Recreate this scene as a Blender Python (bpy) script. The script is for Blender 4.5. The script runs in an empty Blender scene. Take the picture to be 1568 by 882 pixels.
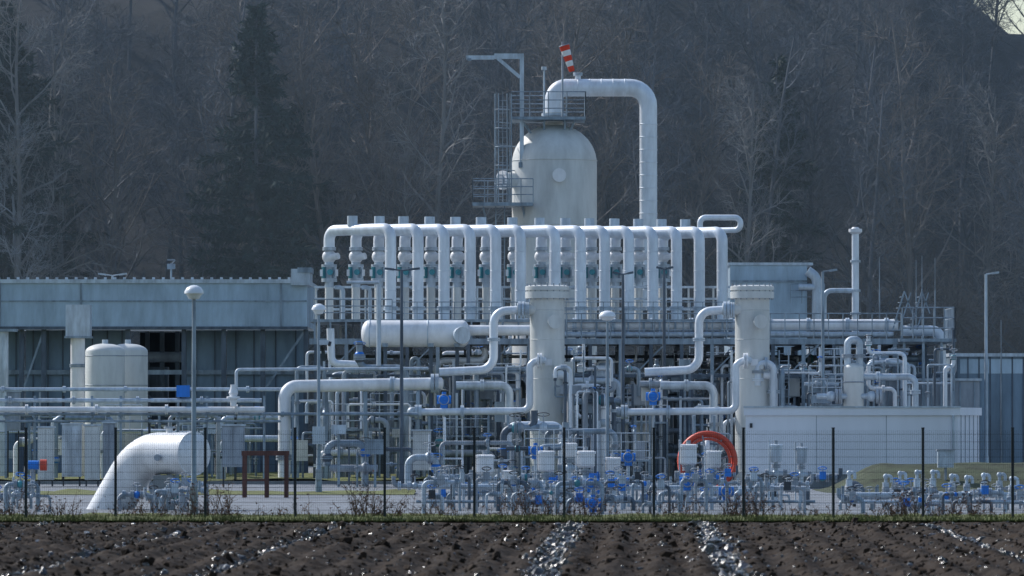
import bpy, math, random
import numpy as np
from mathutils import Vector, Matrix
random.seed(7); np.random.seed(7)
F=8700.0; H=2.75
def P(u,v,d): return Vector(((u-784)*d/F, d, H-(v-640)*d/F))
def X(u,d): return (u-784)*d/F
def Z(v,d): return H-(v-640)*d/F
def S(px,d): return px*d/F
scene=bpy.context.scene
# ------------------------------------------------------------ materials
def mat(name,col,rough=.5,metal=0.0,var=.25,scale=1.5,streak=True,bump=0.0,bscale=20,col2=None,spec=None):
    m=bpy.data.materials.new(name); m.use_nodes=True
    nt=m.node_tree; N=nt.nodes; L=nt.links
    b=N['Principled BSDF']
    tc=N.new('ShaderNodeTexCoord')
    mp=N.new('ShaderNodeMapping'); mp.inputs['Scale'].default_value=(scale,scale,scale*(.25 if streak else 1))
    L.new(tc.outputs['Object'],mp.inputs['Vector'])
    n=N.new('ShaderNodeTexNoise'); n.inputs['Scale'].default_value=1.0; n.inputs['Detail'].default_value=7; n.inputs['Roughness'].default_value=.65
    L.new(mp.outputs[0],n.inputs['Vector'])
    r=N.new('ShaderNodeValToRGB')
    c2=col2 if col2 else tuple(c*(1-var*1.6) for c in col)
    r.color_ramp.elements[0].position=.33; r.color_ramp.elements[0].color=(*c2,1)
    r.color_ramp.elements[1].position=.62; r.color_ramp.elements[1].color=(*col,1)
    L.new(n.outputs[0],r.inputs[0]); L.new(r.outputs[0],b.inputs['Base Color'])
    mr=N.new('ShaderNodeMapRange'); mr.inputs[3].default_value=min(1,rough+.15); mr.inputs[4].default_value=max(.05,rough-.08)
    L.new(n.outputs[0],mr.inputs[0]); L.new(mr.outputs[0],b.inputs['Roughness'])
    b.inputs['Metallic'].default_value=metal
    if spec is not None: b.inputs['Specular IOR Level'].default_value=spec
    if bump:
        n2=N.new('ShaderNodeTexNoise'); n2.inputs['Scale'].default_value=bscale; n2.inputs['Detail'].default_value=6
        L.new(tc.outputs['Object'],n2.inputs['Vector'])
        bp=N.new('ShaderNodeBump'); bp.inputs['Strength'].default_value=bump; bp.inputs['Distance'].default_value=.05
        L.new(n2.outputs[0],bp.inputs['Height']); L.new(bp.outputs[0],b.inputs['Normal'])
    return m
CLAD=mat('aluminium_cladding',(.78,.84,.91),.36,.12,.16,2)
WHITE=mat('white_paint',(.84,.86,.89),.4,0,.18,1.5)
CREAM=mat('cream_paint',(.68,.70,.69),.5,0,.17,1)
GREY=mat('grey_paint',(.36,.41,.47),.5,0,.25,2)
GALV=mat('galvanised_steel',(.30,.38,.46),.45,.25,.3,3)
LGALV=mat('light_galvanised',(.54,.63,.72),.42,.18,.25,3)
DARK=mat('dark_steel',(.05,.06,.075),.55,.2,.3,3)
MID=mat('mid_steel',(.11,.145,.19),.5,.2,.3,3)
BLUE=mat('blue_paint',(.02,.22,.75),.4,0,.15,3)
TEAL=mat('teal_paint',(.07,.32,.38),.45,0,.25,3)
RED=mat('red_paint',(.70,.09,.05),.45,0,.2,3)
BROWN=mat('rusty_steel',(.13,.055,.045),.7,0,.3,3)
FASCIA=mat('fascia_sheet',(.43,.57,.70),.36,.2,.25,.9,bump=.15,bscale=3)
WALLP=mat('hall_panel',(.20,.29,.38),.5,.1,.3,.6)
BWHITE=mat('white_render',(.84,.86,.93),.7,0,.08,.5)
CONC=mat('concrete',(.26,.28,.29),.85,0,.25,1,False,.2)
ASPH=mat('asphalt',(.20,.225,.26),.7,0,.3,.35,False,.15)
GRASS=mat('grass',(.14,.165,.045),.9,0,.4,.9,False,.6,8,col2=(.08,.085,.025))
DGRASS=mat('dark_grass',(.045,.065,.03),.9,0,.4,.9,False,.6,8)
GROUND=mat('ground_soil',(.08,.075,.05),.95,0,.3,.2,False,.3,3)
LITTER=mat('leaf_litter',(.040,.044,.052),.95,0,.5,.35,False,1.0,1.2,col2=(.018,.022,.028))
SOIL=mat('wet_soil',(.034,.022,.014),.8,0,.3,1.3,False,.8,11,col2=(.012,.008,.006),spec=.12)
MUD=mat('waterlogged_mud',(.03,.021,.016),.16,0,.3,2.2,False,1.0,9,col2=(.015,.011,.009),spec=.8)
BLACK=mat('hall_bay_shade',(.03,.04,.05),.7)  # near-black colour stands in for the shade inside the open bay
FENCE=mat('fence_green',(.012,.022,.028),.5)
BARK=mat('bark_haze_tint',(.10,.118,.15),.9,0,.3,.4)  # blue of distance haze mixed into the bark colour
BARK2=mat('bark_brown',(.155,.145,.145),.9,0,.3,.4)
BARK3=mat('bark_pale',(.20,.205,.215),.9,0,.3,.4)
BIRCH=mat('birch_bark',(.32,.35,.39),.8,0,.3,1)
NEEDLE=mat('fir_needles',(.012,.038,.036),.8,0,.4,1,False)
TWIG=mat('hedge_twigs',(.12,.075,.055),.9,0,.3,2)
LEAF=mat('dry_leaves',(.17,.08,.05),.8,0,.4,3)
GLASS=mat('lamp_glass',(.8,.84,.88),.25,0,.05)
# ------------------------------------------------------------ builder
class B:
    def __init__(s,name): s.n=name; s.v=[]; s.f=[]; s.mi=[]; s.sm=[]; s.mats=[]
    def slot(s,m):
        if m not in s.mats: s.mats.append(m)
        return s.mats.index(m)
    def add(s,vs,fs,m,smooth=False):
        o=len(s.v); k=s.slot(m); s.v.extend([tuple(v) for v in vs])
        for f in fs: s.f.append(tuple(i+o for i in f)); s.mi.append(k); s.sm.append(smooth)
    def box(s,a,b,m):
        x0,x1=sorted((a[0],b[0])); y0,y1=sorted((a[1],b[1])); z0,z1=sorted((a[2],b[2]))
        vs=[(x0,y0,z0),(x1,y0,z0),(x1,y1,z0),(x0,y1,z0),(x0,y0,z1),(x1,y0,z1),(x1,y1,z1),(x0,y1,z1)]
        s.add(vs,[(0,3,2,1),(4,5,6,7),(0,1,5,4),(1,2,6,5),(2,3,7,6),(3,0,4,7)],m)
    def beam(s,a,b,w,h,m):
        a=Vector(a); b=Vector(b); t=(b-a).normalized()
        up=Vector((0,0,1)) if abs(t.z)<.9 else Vector((0,1,0))
        sd=t.cross(up).normalized()*w/2; up2=sd.cross(t).normalized()*h/2
        vs=[]
        for p in (a,b): vs+=[p-sd-up2,p+sd-up2,p+sd+up2,p-sd+up2]
        s.add(vs,[(0,1,2,3),(7,6,5,4),(0,4,5,1),(1,5,6,2),(2,6,7,3),(3,7,4,0)],m)
    def frame(s,t):
        t=t.normalized(); up=Vector((0,0,1)) if abs(t.z)<.9 else Vector((1,0,0))
        a=t.cross(up).normalized(); return a,t.cross(a).normalized()
    def lathe(s,o,axis,prof,m,n=20):
        o=Vector(o); t=Vector(axis).normalized(); a,b=s.frame(t)
        segs=[]; cur=[prof[0]]
        for i in range(1,len(prof)):
            cur.append(prof[i])
            if i<len(prof)-1:
                d1=Vector((prof[i][0]-prof[i-1][0],prof[i][1]-prof[i-1][1])); d2=Vector((prof[i+1][0]-prof[i][0],prof[i+1][1]-prof[i][1]))
                if d1.length>1e-7 and d2.length>1e-7 and d1.angle(d2)>.7: segs.append(cur); cur=[prof[i]]
        segs.append(cur)
        for sg in segs:
            vs=[];fs=[]
            for (h,r) in sg:
                r=max(r,1e-4)
                for k in range(n):
                    an=2*math.pi*k/n; vs.append(o+t*h+a*(math.cos(an)*r)+b*(math.sin(an)*r))
            for i in range(len(sg)-1):
                for k in range(n):
                    k2=(k+1)%n; fs.append((i*n+k,(i+1)*n+k,(i+1)*n+k2,i*n+k2))
            s.add(vs,fs,m,True)
    def cyl(s,a,b,r,m,n=16):
        a=Vector(a); b=Vector(b); L=(b-a).length
        s.lathe(a,b-a,[(0,0),(0,r),(L,r),(L,0)],m,n)
    def dome(s,a,b,r,m,n=24,k=.5):
        a=Vector(a); b=Vector(b); L=(b-a).length
        pr=[(k*r*(1-math.cos(t)),r*math.sin(t)) for t in [i*math.pi/2/7 for i in range(8)]]
        pr2=[(L-h,rr) for h,rr in reversed(pr)]
        s.lathe(a,b-a,pr+pr2,m,n)
    def tube(s,pts,r,m,bend=None,n=12,caps=True):
        pts=[Vector(p) for p in pts]; bend=bend if bend is not None else r*3
        path=[pts[0]]
        for i in range(1,len(pts)-1):
            p0,p,p1=pts[i-1],pts[i],pts[i+1]; d0=(p0-p); d1=(p1-p); l=min(d0.length,d1.length)*.49
            d0.normalize(); d1.normalize(); ang=d0.angle(d1)
            if ang>3.1: path.append(p); continue
            tl=min(l,bend/math.tan(ang/2)); 
            A=p+d0*tl; C=p+d1*tl
            rad=tl*math.tan(ang/2); cen=p+(d0+d1).normalized()*(rad/math.sin(ang/2))
            k=7
            va=A-cen; vc=C-cen; om=va.angle(vc)
            for j in range(k+1):
                q=j/k; path.append(cen+(va*math.sin((1-q)*om)+vc*math.sin(q*om))/math.sin(om))
        path.append(pts[-1])
        t=(path[1]-path[0]).normalized(); a,b=s.frame(t)
        vs=[]
        for i,p in enumerate(path):
            if i==0: tt=path[1]-path[0]
            elif i==len(path)-1: tt=path[-1]-path[-2]
            else: tt=(path[i+1]-path[i]).normalized()+(path[i]-path[i-1]).normalized()
            if tt.length<1e-9: tt=t
            tt=tt.normalized(); q=t.rotation_difference(tt); a=q@a; b=q@b; t=tt
            for k in range(n):
                an=2*math.pi*k/n; vs.append(p+a*(math.cos(an)*r)+b*(math.sin(an)*r))
        fs=[(i*n+k,i*n+(k+1)%n,(i+1)*n+(k+1)%n,(i+1)*n+k) for i in range(len(path)-1) for k in range(n)]
        s.add(vs,fs,m,True)
        if caps:
            s.add(vs[:n],[tuple(range(n))],m); s.add(vs[-n:],[tuple(reversed(range(n)))],m)
    def rod(s,a,b,r,m): s.tube([a,b],r,m,n=5,caps=False)
    def ring(s,o,axis,R,r,m,n=28,k=8):
        o=Vector(o); t=Vector(axis).normalized(); a,b=s.frame(t); vs=[];fs=[]
        for i in range(n):
            an=2*math.pi*i/n; rd=a*math.cos(an)+b*math.sin(an)
            for j in range(k):
                q=2*math.pi*j/k; vs.append(o+rd*(R+r*math.cos(q))+t*(r*math.sin(q)))
        for i in range(n):
            for j in range(k): fs.append((i*k+j,((i+1)%n)*k+j,((i+1)%n)*k+(j+1)%k,i*k+(j+1)%k))
        s.add(vs,fs,m,True)
    def flange(s,c,axis,r,th,m,pair=True):
        c=Vector(c); t=Vector(axis).normalized()
        if pair:
            s.cyl(c-t*th*1.2,c-t*th*.15,r,m,16); s.cyl(c+t*th*.15,c+t*th*1.2,r,m,16)
        else: s.cyl(c-t*th/2,c+t*th/2,r,m,16)
    def sphere(s,c,r,m,n=16):
        pr=[(-r*math.cos(i*math.pi/8),r*math.sin(i*math.pi/8)) for i in range(9)]
        s.lathe(c,(0,0,1),pr,m,n)
    def rail(s,a,b,h,step,m,r=.024,mid=2):
        a=Vector(a); b=Vector(b); L=(b-a).length; n=max(1,int(round(L/step)))
        for i in range(n+1):
            p=a.lerp(b,i/n); s.rod(p,p+Vector((0,0,h)),r,m)
        for k in range(mid+1):
            z=Vector((0,0,h*(k+1)/(mid+1))); s.rod(a+z,b+z,r,m)
    def ladder(s,p,h,w,m,cage=False):
        p=Vector(p)
        for q in (-w/2,w/2): s.rod(p+Vector((q,0,0)),p+Vector((q,0,h)),.03,m)
        for i in range(int(h/.3)):
            z=.3*i+.15; s.rod(p+Vector((-w/2,0,z)),p+Vector((w/2,0,z)),.015,m)
        if cage:
            for i in range(int(h/.9)+1):
                z=.9*i; s.ring(p+Vector((0,-.35,z)),(0,0,1),.38,.02,m,14,4)
            for an in (-2.6,-1.57,-.5):
                q=p+Vector((.38*math.cos(an),-.35+.38*math.sin(an),0)); s.rod(q,q+Vector((0,0,h)),.015,m)
    def done(s,parent=None):
        me=bpy.data.meshes.new(s.n); me.from_pydata(s.v,[],s.f)
        for m in s.mats: me.materials.append(m)
        me.polygons.foreach_set('material_index',s.mi); me.polygons.foreach_set('use_smooth',s.sm); me.update()
        o=bpy.data.objects.new(s.n,me); scene.collection.objects.link(o)
        if parent: o.parent=parent
        return o
V=Vector
# ------------------------------------------------------------ terrain
def npmesh(name,verts,faces,m,smooth=True):
    me=bpy.data.meshes.new(name); nv=len(verts); nf=len(faces); k=faces.shape[1]
    me.vertices.add(nv); me.vertices.foreach_set('co',verts.astype(np.float32).ravel())
    me.loops.add(nf*k); me.loops.foreach_set('vertex_index',faces.astype(np.int32).ravel())
    me.polygons.add(nf); me.polygons.foreach_set('loop_start',np.arange(0,nf*k,k,dtype=np.int32))
    me.polygons.foreach_set('loop_total',np.full(nf,k,dtype=np.int32))
    me.polygons.foreach_set('use_smooth',np.full(nf,smooth))
    me.update(calc_edges=True); me.validate(); me.materials.append(m)
    o=bpy.data.objects.new(name,me); scene.collection.objects.link(o); return o
def gridmesh(name,xs,ys,zf,m):
    Xg,Yg=np.meshgrid(xs,ys); Zg=zf(Xg,Yg); nx=len(xs); ny=len(ys)
    v=np.stack([Xg.ravel(),Yg.ravel(),Zg.ravel()],1)
    i,j=np.meshgrid(np.arange(nx-1),np.arange(ny-1)); a=(j*nx+i).ravel()
    return npmesh(name,v,np.stack([a,a+1,a+nx+1,a+nx],1),m)
def vnoise(x,y,s,seed):
    rs=np.random.RandomState(seed); T=rs.rand(256,256)
    x=x/s; y=y/s; xi=np.floor(x).astype(int); yi=np.floor(y).astype(int); fx=x-xi; fy=y-yi
    fx=fx*fx*(3-2*fx); fy=fy*fy*(3-2*fy)
    g=lambda a,b:T[a%256,b%256]
    return (g(xi,yi)*(1-fx)+g(xi+1,yi)*fx)*(1-fy)+(g(xi,yi+1)*(1-fx)+g(xi+1,yi+1)*fx)*fy
g=B('ground'); g.add([(-3000,-300,-.02),(3000,-300,-.02),(3000,6000,-.02),(-3000,6000,-.02)],[(0,1,2,3)],GROUND); g.done()
TR=(.55,3.85,-8.5,-5.3,9.5,-13)
def fz(x,y):
    c=x-(y-99)*.022
    z=.05*np.sin(c*2*math.pi/.82+.8*np.sin(c*.7))
    z=z+.10*(vnoise(x,y,.5,1)-.5)+.08*(vnoise(x,y,.15,2)-.5)+.05*(vnoise(x,y,1.1,3)-.5)+.10*(vnoise(x,y,9,4)-.5)+.08
    for tx in TR:
        z=z-.11*np.exp(-((c-tx)/.26)**2)
    edge=np.clip((149.2-y)/14,0,1)**.6
    return np.maximum(z*edge,.0)
gridmesh('ploughed_field',np.arange(-19,19,.065),np.arange(88,149.3,.11),fz,SOIL)
gridmesh('ploughed_field',np.concatenate([np.arange(-70,-19+.01,.5)]),np.arange(60,149.3,.4),lambda x,y:fz(x,y),SOIL)
gridmesh('ploughed_field',np.arange(18.9,70,.5),np.arange(60,149.3,.4),lambda x,y:fz(x,y),SOIL)
# clods
ph=(1+5**.5)/2
ico=np.array([(-1,ph,0),(1,ph,0),(-1,-ph,0),(1,-ph,0),(0,-1,ph),(0,1,ph),(0,-1,-ph),(0,1,-ph),(ph,0,-1),(ph,0,1),(-ph,0,-1),(-ph,0,1)])/1.9
icf=np.array([(0,11,5),(0,5,1),(0,1,7),(0,7,10),(0,10,11),(1,5,9),(5,11,4),(11,10,2),(10,7,6),(7,1,8),(3,9,4),(3,4,2),(3,2,6),(3,6,8),(3,8,9),(4,9,5),(2,4,11),(6,2,10),(8,6,7),(9,8,1)])
def clods(name,nc,m,x0,x1,k,track=False):
    cx=np.random.uniform(x0,x1,nc); cy=np.random.uniform(90,146,nc); cs=np.random.gamma(2.0,k,nc)+.01
    if track:
        cx=np.random.choice(TR,nc,p=(.42,.42,.04,.04,.04,.04))+np.random.normal(0,.13,nc)+(cy-99)*.022
    cz=fz(cx,cy)+cs*.15
    vv=ico[None]*cs[:,None,None]*np.random.uniform(.5,1.4,(nc,12,1))*np.random.uniform(.7,1.6,(nc,1,3))
    vv[:,:,0]+=cx[:,None]; vv[:,:,1]+=cy[:,None]; vv[:,:,2]+=cz[:,None]
    ff=icf[None]+(np.arange(nc)*12)[:,None,None]
    npmesh(name,vv.reshape(-1,3),ff.reshape(-1,3),m,False)
clods('soil_clods',10000,SOIL,-17,17,.010)
clods('wet_soil_clods',3500,MUD,-17,17,.008)
clods('waterlogged_wheel_track_clods',14000,MUD,-17,17,.012,True)
# verge, yard, strips
gridmesh('grass_verge',np.arange(-70,70,.25),np.arange(149.2,155,.2),lambda x,y:.05+.12*vnoise(x,y,.5,8)*np.clip((y-149)/.6,0,1),GRASS)
r=B('yard_road'); r.add([(-80,154.5,.004),(80,154.5,.004),(80,236,.004),(-80,236,.004)],[(0,1,2,3)],ASPH); r.done()
r=B('gravel_yard'); r.add([(-80,236,.0),(80,236,.0),(80,325,.0),(-80,325,.0)],[(0,1,2,3)],CONC); r.done()
k=B('road_kerb'); k.box((-80,236,0),(6,236.2,.13),CONC); k.done()
gridmesh('grass_strip',np.arange(-80,6,.4),np.arange(236.2,262,.5),lambda x,y:.08+.2*vnoise(x,y,1.2,9),GRASS)
gridmesh('grass_strip',np.arange(-80,X(640,205),.3),np.arange(203,209,.3),lambda x,y:.02+.18*vnoise(x,y,1.,19)*np.clip(1-abs(y-206)/3,0,1),GRASS)
def berm(x,y):
    e=np.clip((x-X(1245,215))/2.5,0,1); e=e*e*(3-2*e); q=np.clip(1-np.abs(y-214)/7,0,1); q=q*q*(3-2*q)
    return .95*e*q*(1+.12*(x-12)/10)+.08*vnoise(x,y,.7,5)*e*q
gridmesh('grass_bank',np.arange(X(1245,215)-.2,60,.3),np.arange(206,222,.3),berm,DGRASS)
def hz(x,y):
    t=np.clip((y-347)/58,0,1); t=t*t*(3-2*t); w=1-.24*np.clip((x-28)/6,0,1)
    return 38*t*w
gridmesh('added_backdrop_hill',np.arange(-200,201,2.5),np.arange(330,640,2.5),lambda x,y:hz(x,y)+1.2*vnoise(x,y,7,11)+.7*vnoise(x,y,2.6,12),LITTER)  # added rise, a dark backdrop closing bright sky gaps between the trees
# ------------------------------------------------------------ trees
def ortho(t):
    a=t.cross(Vector((random.gauss(0,1),random.gauss(0,1),random.gauss(0,1))))
    return a.normalized() if a.length>1e-6 else Vector((1,0,0))
class TB:
    def __init__(s): s.v=[]; s.f=[]
    def limb(s,pts,r0,r1,n):
        t=(pts[1]-pts[0]).normalized(); a=ortho(t); o=len(s.v)
        for i,p in enumerate(pts):
            q=i/(len(pts)-1); r=r0+(r1-r0)*q; tt=(pts[min(i+1,len(pts)-1)]-pts[max(i-1,0)]).normalized()
            a=(a-tt*a.dot(tt)).normalized(); b=tt.cross(a)
            for k in range(n):
                an=2*math.pi*k/n; s.v.append(tuple(p+a*(math.cos(an)*r)+b*(math.sin(an)*r)))
        for i in range(len(pts)-1):
            for k in range(n): s.f.append((o+i*n+k,o+i*n+(k+1)%n,o+(i+1)*n+(k+1)%n,o+(i+1)*n+k))
    def tri(s,p,t,w):
        a=ortho(t)*w; o=len(s.v); s.v+= [tuple(p-a),tuple(p+a),tuple(p+t)]; s.f.append((o,o+1,o+2))
def walk(p,d,L,n,wob,up):
    pts=[p.copy()]; d=d.normalized()
    for i in range(n):
        d=(d+Vector((random.gauss(0,wob),random.gauss(0,wob),random.gauss(0,wob)+up))).normalized(); p=p+d*(L/n); pts.append(p.copy())
    return pts
def pick(pts,q):
    f=q*(len(pts)-1); i=min(int(f),len(pts)-2); return pts[i].lerp(pts[i+1],f-i),(pts[i+1]-pts[i]).normalized()
def bare_tree(seed,h,crown0=.28,nl=26,spread=.27,tw=3,k1=1.0):
    random.seed(seed); t=TB()
    tr=walk(Vector((0,0,-.3)),Vector((random.gauss(0,.03),random.gauss(0,.03),1)),h*.93,12,.035,.02)
    r0=h*.0085*k1; t.limb(tr,r0,.05,6)
    for i in range(nl):
        q=crown0+(1-crown0)*(i/nl)**.9*.97; p,d=pick(tr,q)
        side=ortho(d); L=h*spread*(1.15-q)**.6*random.uniform(.7,1.25)
        dd=(d*random.uniform(.5,1.1)+side).normalized()
        l1=walk(p,dd,L,5,.13,.09); t.limb(l1,r0*.42*(1.1-q)+.03,.022,3)
        for j in range(8):
            q2=.18+.82*random.random(); p2,d2=pick(l1,q2)
            dd2=(d2*random.uniform(.5,1.2)+ortho(d2)).normalized(); L2=L*.45*(1.2-q2)*random.uniform(.6,1.3)+.4
            l2=walk(p2,dd2,L2,3,.18,.07); t.limb(l2,.032,.014,3)
            for m_ in range(8):
                p3,d3=pick(l2,.1+.9*random.random()); dd3=(d3+ortho(d3)*random.uniform(.4,1)).normalized(); L3=random.uniform(.6,1.5)
                t.tri(p3,dd3*L3,.016)
                for q_ in range(tw):
                    p4=p3+dd3*L3*random.random(); t.tri(p4,(dd3+ortho(dd3)*.9+Vector((0,0,.25))).normalized()*random.uniform(.35,.9),.013)
    return t
def tmesh(t,name,m):
    me=bpy.data.meshes.new(name); me.from_pydata(t.v,[],t.f); me.materials.append(m); return me
tm=[tmesh(bare_tree(100+i,28+(i%3)*1.5,.20+.05*(i%4),24+i%3*3,.20+.03*(i%3)),'bare_tree_crown',BARK) for i in range(5)]
fm=[tmesh(bare_tree(130+i,28+(i%3)*1.5,.24+.07*(i%3),20+i%3*3,.22+.03*(i%3),1,1.1),'bare_tree_crown',(BARK2,BARK3,BARK2,BARK)[i]) for i in range(4)]
sm=[tmesh(bare_tree(200+i,9,.08,20,.36),'understorey',BARK2 if i else BARK) for i in range(2)]
forest=bpy.data.objects.new('bare_forest',None); scene.collection.objects.link(forest)
random.seed(5)
cnt=0
for row,(yy,sp) in enumerate([(338,5.6),(344,4.8),(352,4.8),(361,4.8),(370,5),(380,5),(391,5.4)]):
    x=-62+random.random()*4
    while x<62:
        px=x+random.uniform(-1.8,1.8); py=yy+random.uniform(-3,3)
        sc=random.uniform(.8,1.1)*(1-.05*min(1,max(0,(px-24)/6)))*(.75 if row>3 else 1)
        src=fm if row<2 else tm
        o=bpy.data.objects.new('bare_tree_part',random.choice(src)); o.location=(px,py,float(hz(np.array(px),np.array(py)))); o.scale=(sc,sc,sc); o.rotation_euler=(0,0,random.uniform(0,6.28)); o.parent=forest
        scene.collection.objects.link(o); x+=sp; cnt+=1
for i in range(100):
    px=-62+124*i/100+random.uniform(-.6,.6); py=random.uniform(333,348); sc=random.uniform(.5,1.3)
    o=bpy.data.objects.new('understorey_part',random.choice(sm)); o.location=(px,py,0); o.scale=(sc,)*3; o.rotation_euler=(0,0,random.uniform(0,6.28)); o.parent=forest
    scene.collection.objects.link(o)
def fir(seed,h,R):
    random.seed(seed); t=TB(); t.limb([Vector((0,0,0)),Vector((0,0,h*.5)),Vector((0,0,h))],.32,.03,7)
    w=TB(); z=h*.3
    while z<h-.15:
        q=(h-z)/h; n=random.randint(5,8)
        for i in range(n):
            an=random.uniform(0,6.28); L=R*min(1,q*2.6+.03)**.8*random.uniform(.5,1.25)
            d=Vector((math.cos(an),math.sin(an),random.uniform(-.3,.2)))
            l=walk(Vector((0,0,z+random.uniform(-.15,.15))),d,L,5,.06,-.02); t.limb(l,.05,.012,3)
            for j in range(int(16+L*30)):
                p,dd=pick(l,random.uniform(.12,1)); w.tri(p,(dd*.6+ortho(dd)+Vector((0,0,-.45))).normalized()*random.uniform(.25,.65),.085)
        z+=random.uniform(.3,.58)
    return t,w
def firobj(u,d,h,R,seed,zoff=0):
    t,w=fir(seed,h,R); e=bpy.data.objects.new('fir_tree',None); scene.collection.objects.link(e); e.location=(X(u,d),d,zoff)
    for tt,nm,mm in ((t,'trunk_and_limbs',BARK),(w,'needle_clumps',NEEDLE)):
        o=bpy.data.objects.new(nm,tmesh(tt,nm,mm)); scene.collection.objects.link(o); o.parent=e
firobj(392,334,27.4,3.3,1); firobj(8,338,27.5,3.8,2); firobj(-60,339,29,4,3); firobj(1190,347,25,2.6,4); firobj(455,346,22,3.2,6); firobj(60,350,24,3.6,8)
bt=bpy.data.objects.new('birch_tree',tmesh(bare_tree(400,25,.45,14,.16),'birch_tree',BIRCH)); bt.location=(X(42,335),335,0); scene.collection.objects.link(bt); bt.scale=(.88,.88,.88)
hzm=bpy.data.materials.new('haze'); hzm.use_nodes=True; nt=hzm.node_tree; nt.nodes.remove(nt.nodes['Principled BSDF'])
vs_=nt.nodes.new('ShaderNodeVolumeScatter'); vs_.inputs['Color'].default_value=(.62,.83,1,1); vs_.inputs['Density'].default_value=.0030; nt.links.new(vs_.outputs[0],nt.nodes['Material Output'].inputs['Volume'])
b_=B('winter_haze'); b_.box((-400,302,.3),(400,329,75),hzm); b_.done()
# ------------------------------------------------------------ fence + hedge
f=B('mesh_fence'); d=150
pitch=S(137.3,d); x0=X(40,d)
for i in range(-6,18):
    x=x0+i*pitch; f.box((x-.035,d-.03,0),(x+.035,d+.03,2.47),FENCE); f.box((x-.042,d-.037,2.47),(x+.042,d+.037,2.5),FENCE)
xa=x0-6*pitch; xb=x0+17*pitch
z=.12
while z<2.42:
    f.beam((xa,d-.045,z),(xb,d-.045,z),.007,.007,FENCE); z+=.2
x=xa
while x<xb:
    f.beam((x,d-.055,.06),(x,d-.055,2.43),.004,.004,FENCE); x+=.05
f.done()
random.seed(12)
hd=TB(); hl=TB(); x=-22
while x<22:
    dens=.45+.5*math.sin(x*1.3)+.4*math.sin(x*3.1+1); hh=random.uniform(.3,1.1)*(.5+.45*max(0,dens)); y=150.6+random.uniform(0,.9)
    for i in range(1+int(5*max(0,dens))):
        l=walk(Vector((x+random.gauss(0,.1),y,0)),Vector((random.gauss(0,.35),random.gauss(0,.2),1)),hh*random.uniform(.7,1.3),5,.18,.02); hd.limb(l,.012,.004,3)
        for j in range(6):
            p,dd=pick(l,random.uniform(.2,1)); q=(dd+ortho(dd)).normalized()*random.uniform(.1,.35); hd.tri(p,q,.006)
            if random.random()<.4: 
                for _ in range(2): hl.tri(p+q*random.random(),ortho(dd)*random.uniform(.04,.09),.022)
    x+=random.uniform(.07,.2)
he=bpy.data.objects.new('hedge',None); scene.collection.objects.link(he)
for tt,nm,mm in ((hd,'twigs',TWIG),(hl,'dry_leaves',LEAF)):
    o=bpy.data.objects.new(nm,tmesh(tt,nm,mm)); scene.collection.objects.link(o); o.parent=he
gt=TB()
for i in range(18000):
    p=Vector((random.uniform(-18,18),149.0+random.random()**2*4.5,.04)); gt.tri(p,Vector((random.gauss(0,.05),random.gauss(0,.05),random.uniform(.08,.22))),.012)
o=bpy.data.objects.new('grass_tufts',tmesh(gt,'grass_tufts',GRASS)); scene.collection.objects.link(o)
# ------------------------------------------------------------ left hall
d=264
hb=B('compressor_hall')
zt=Z(433,d); zb=Z(500,d); xl=X(-420,d); xr=X(470,d); zg=0
hb.box((xl,d,zb),(xr,d+14,zt),FASCIA)
zm=Z(461,d); hb.box((xl,d-.06,zm-.03),(xr-.01,d-.003,zm+.03),GALV)
hb.box((xl,d-.12,zt-.02),(xr+.05,d+14.1,zt+.16),LGALV)
hb.box((xl,d-.1,zb-.14),(xr+.03,d+.2,zb-.003),MID)
for u in (-280,-140,0,124,430):
    hb.box((X(u,d)-.05,d-.07,zb),(X(u,d)+.05,d-.003,zt-.02),GALV)
for i in range(150):
    x=xl+(xr-xl)*i/150; hb.box((x,d-.022,zb+.01),(x+.06,d-.004,zt-.03),FASCIA)
for i in range(60):
    x=xl+(xr-xl)*i/60; hb.box((x,d+.1,zt+.16),(x+.12,d+.3,zt+.26),LGALV)
hb.box((X(446,d),d-.5,Z(437,d)),(X(475,d),d+3,Z(412,d)),LGALV); hb.box((X(456,d),d-.55,Z(418,d)),(X(478,d),d+2,Z(410,d)),GALV)
for (ua,ub) in ((-420,-40),(-36,30),(34,194),(282,340),(344,400),(404,466)):
    hb.box((X(ua,d),d+2,0),(X(ub,d),d+2.3,zb-.14),WALLP)
    n=int((ub-ua)/22)
    for i in range(n): 
        x=X(ua+(ub-ua)*(i+.5)/n,d); hb.box((x-.03,d+1.93,0),(x+.03,d+1.997,zb-.14),MID)
hb.box((X(195,d),d+9,0),(X(281,d),d+9.3,zb-.14),BLACK)  # back wall of the bay, its shade painted on
for u in (215,238,262): hb.beam((X(u,d),d+5,0),(X(u,d),d+5,zb-.14),.2,.2,MID)
hb.tube([(X(195,d),d+5,Z(545,d)),(X(281,d),d+5,Z(545,d))],.25,GREY); hb.box((X(200,d),d+6,0),(X(245,d),d+7,Z(560,d)),MID)
for u in (-40,32,66,110,195,281,342,402,468): hb.beam((X(u,d),d+.4,0),(X(u,d),d+.4,zb-.14),.22,.22,MID)
hb.box((X(-420,d),d+1.8,Z(573,d)),(X(466,d),d+1.9,Z(566,d)),GALV)
for a,b in ((404,466),(34,66)): 
    hb.beam((X(a,d),d+.35,Z(598,d)),(X(b,d),d+.35,zb-.2),.1,.1,GALV)
hb.done()
c=B('exhaust_duct'); d=250
c.box((X(102,d),d-.6,Z(515,d)),(X(139,d),d+.6,Z(467,d)),LGALV); c.box((X(100,d),d-.65,Z(518,d)),(X(141,d),d+.65,Z(515,d)),GALV)
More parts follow.
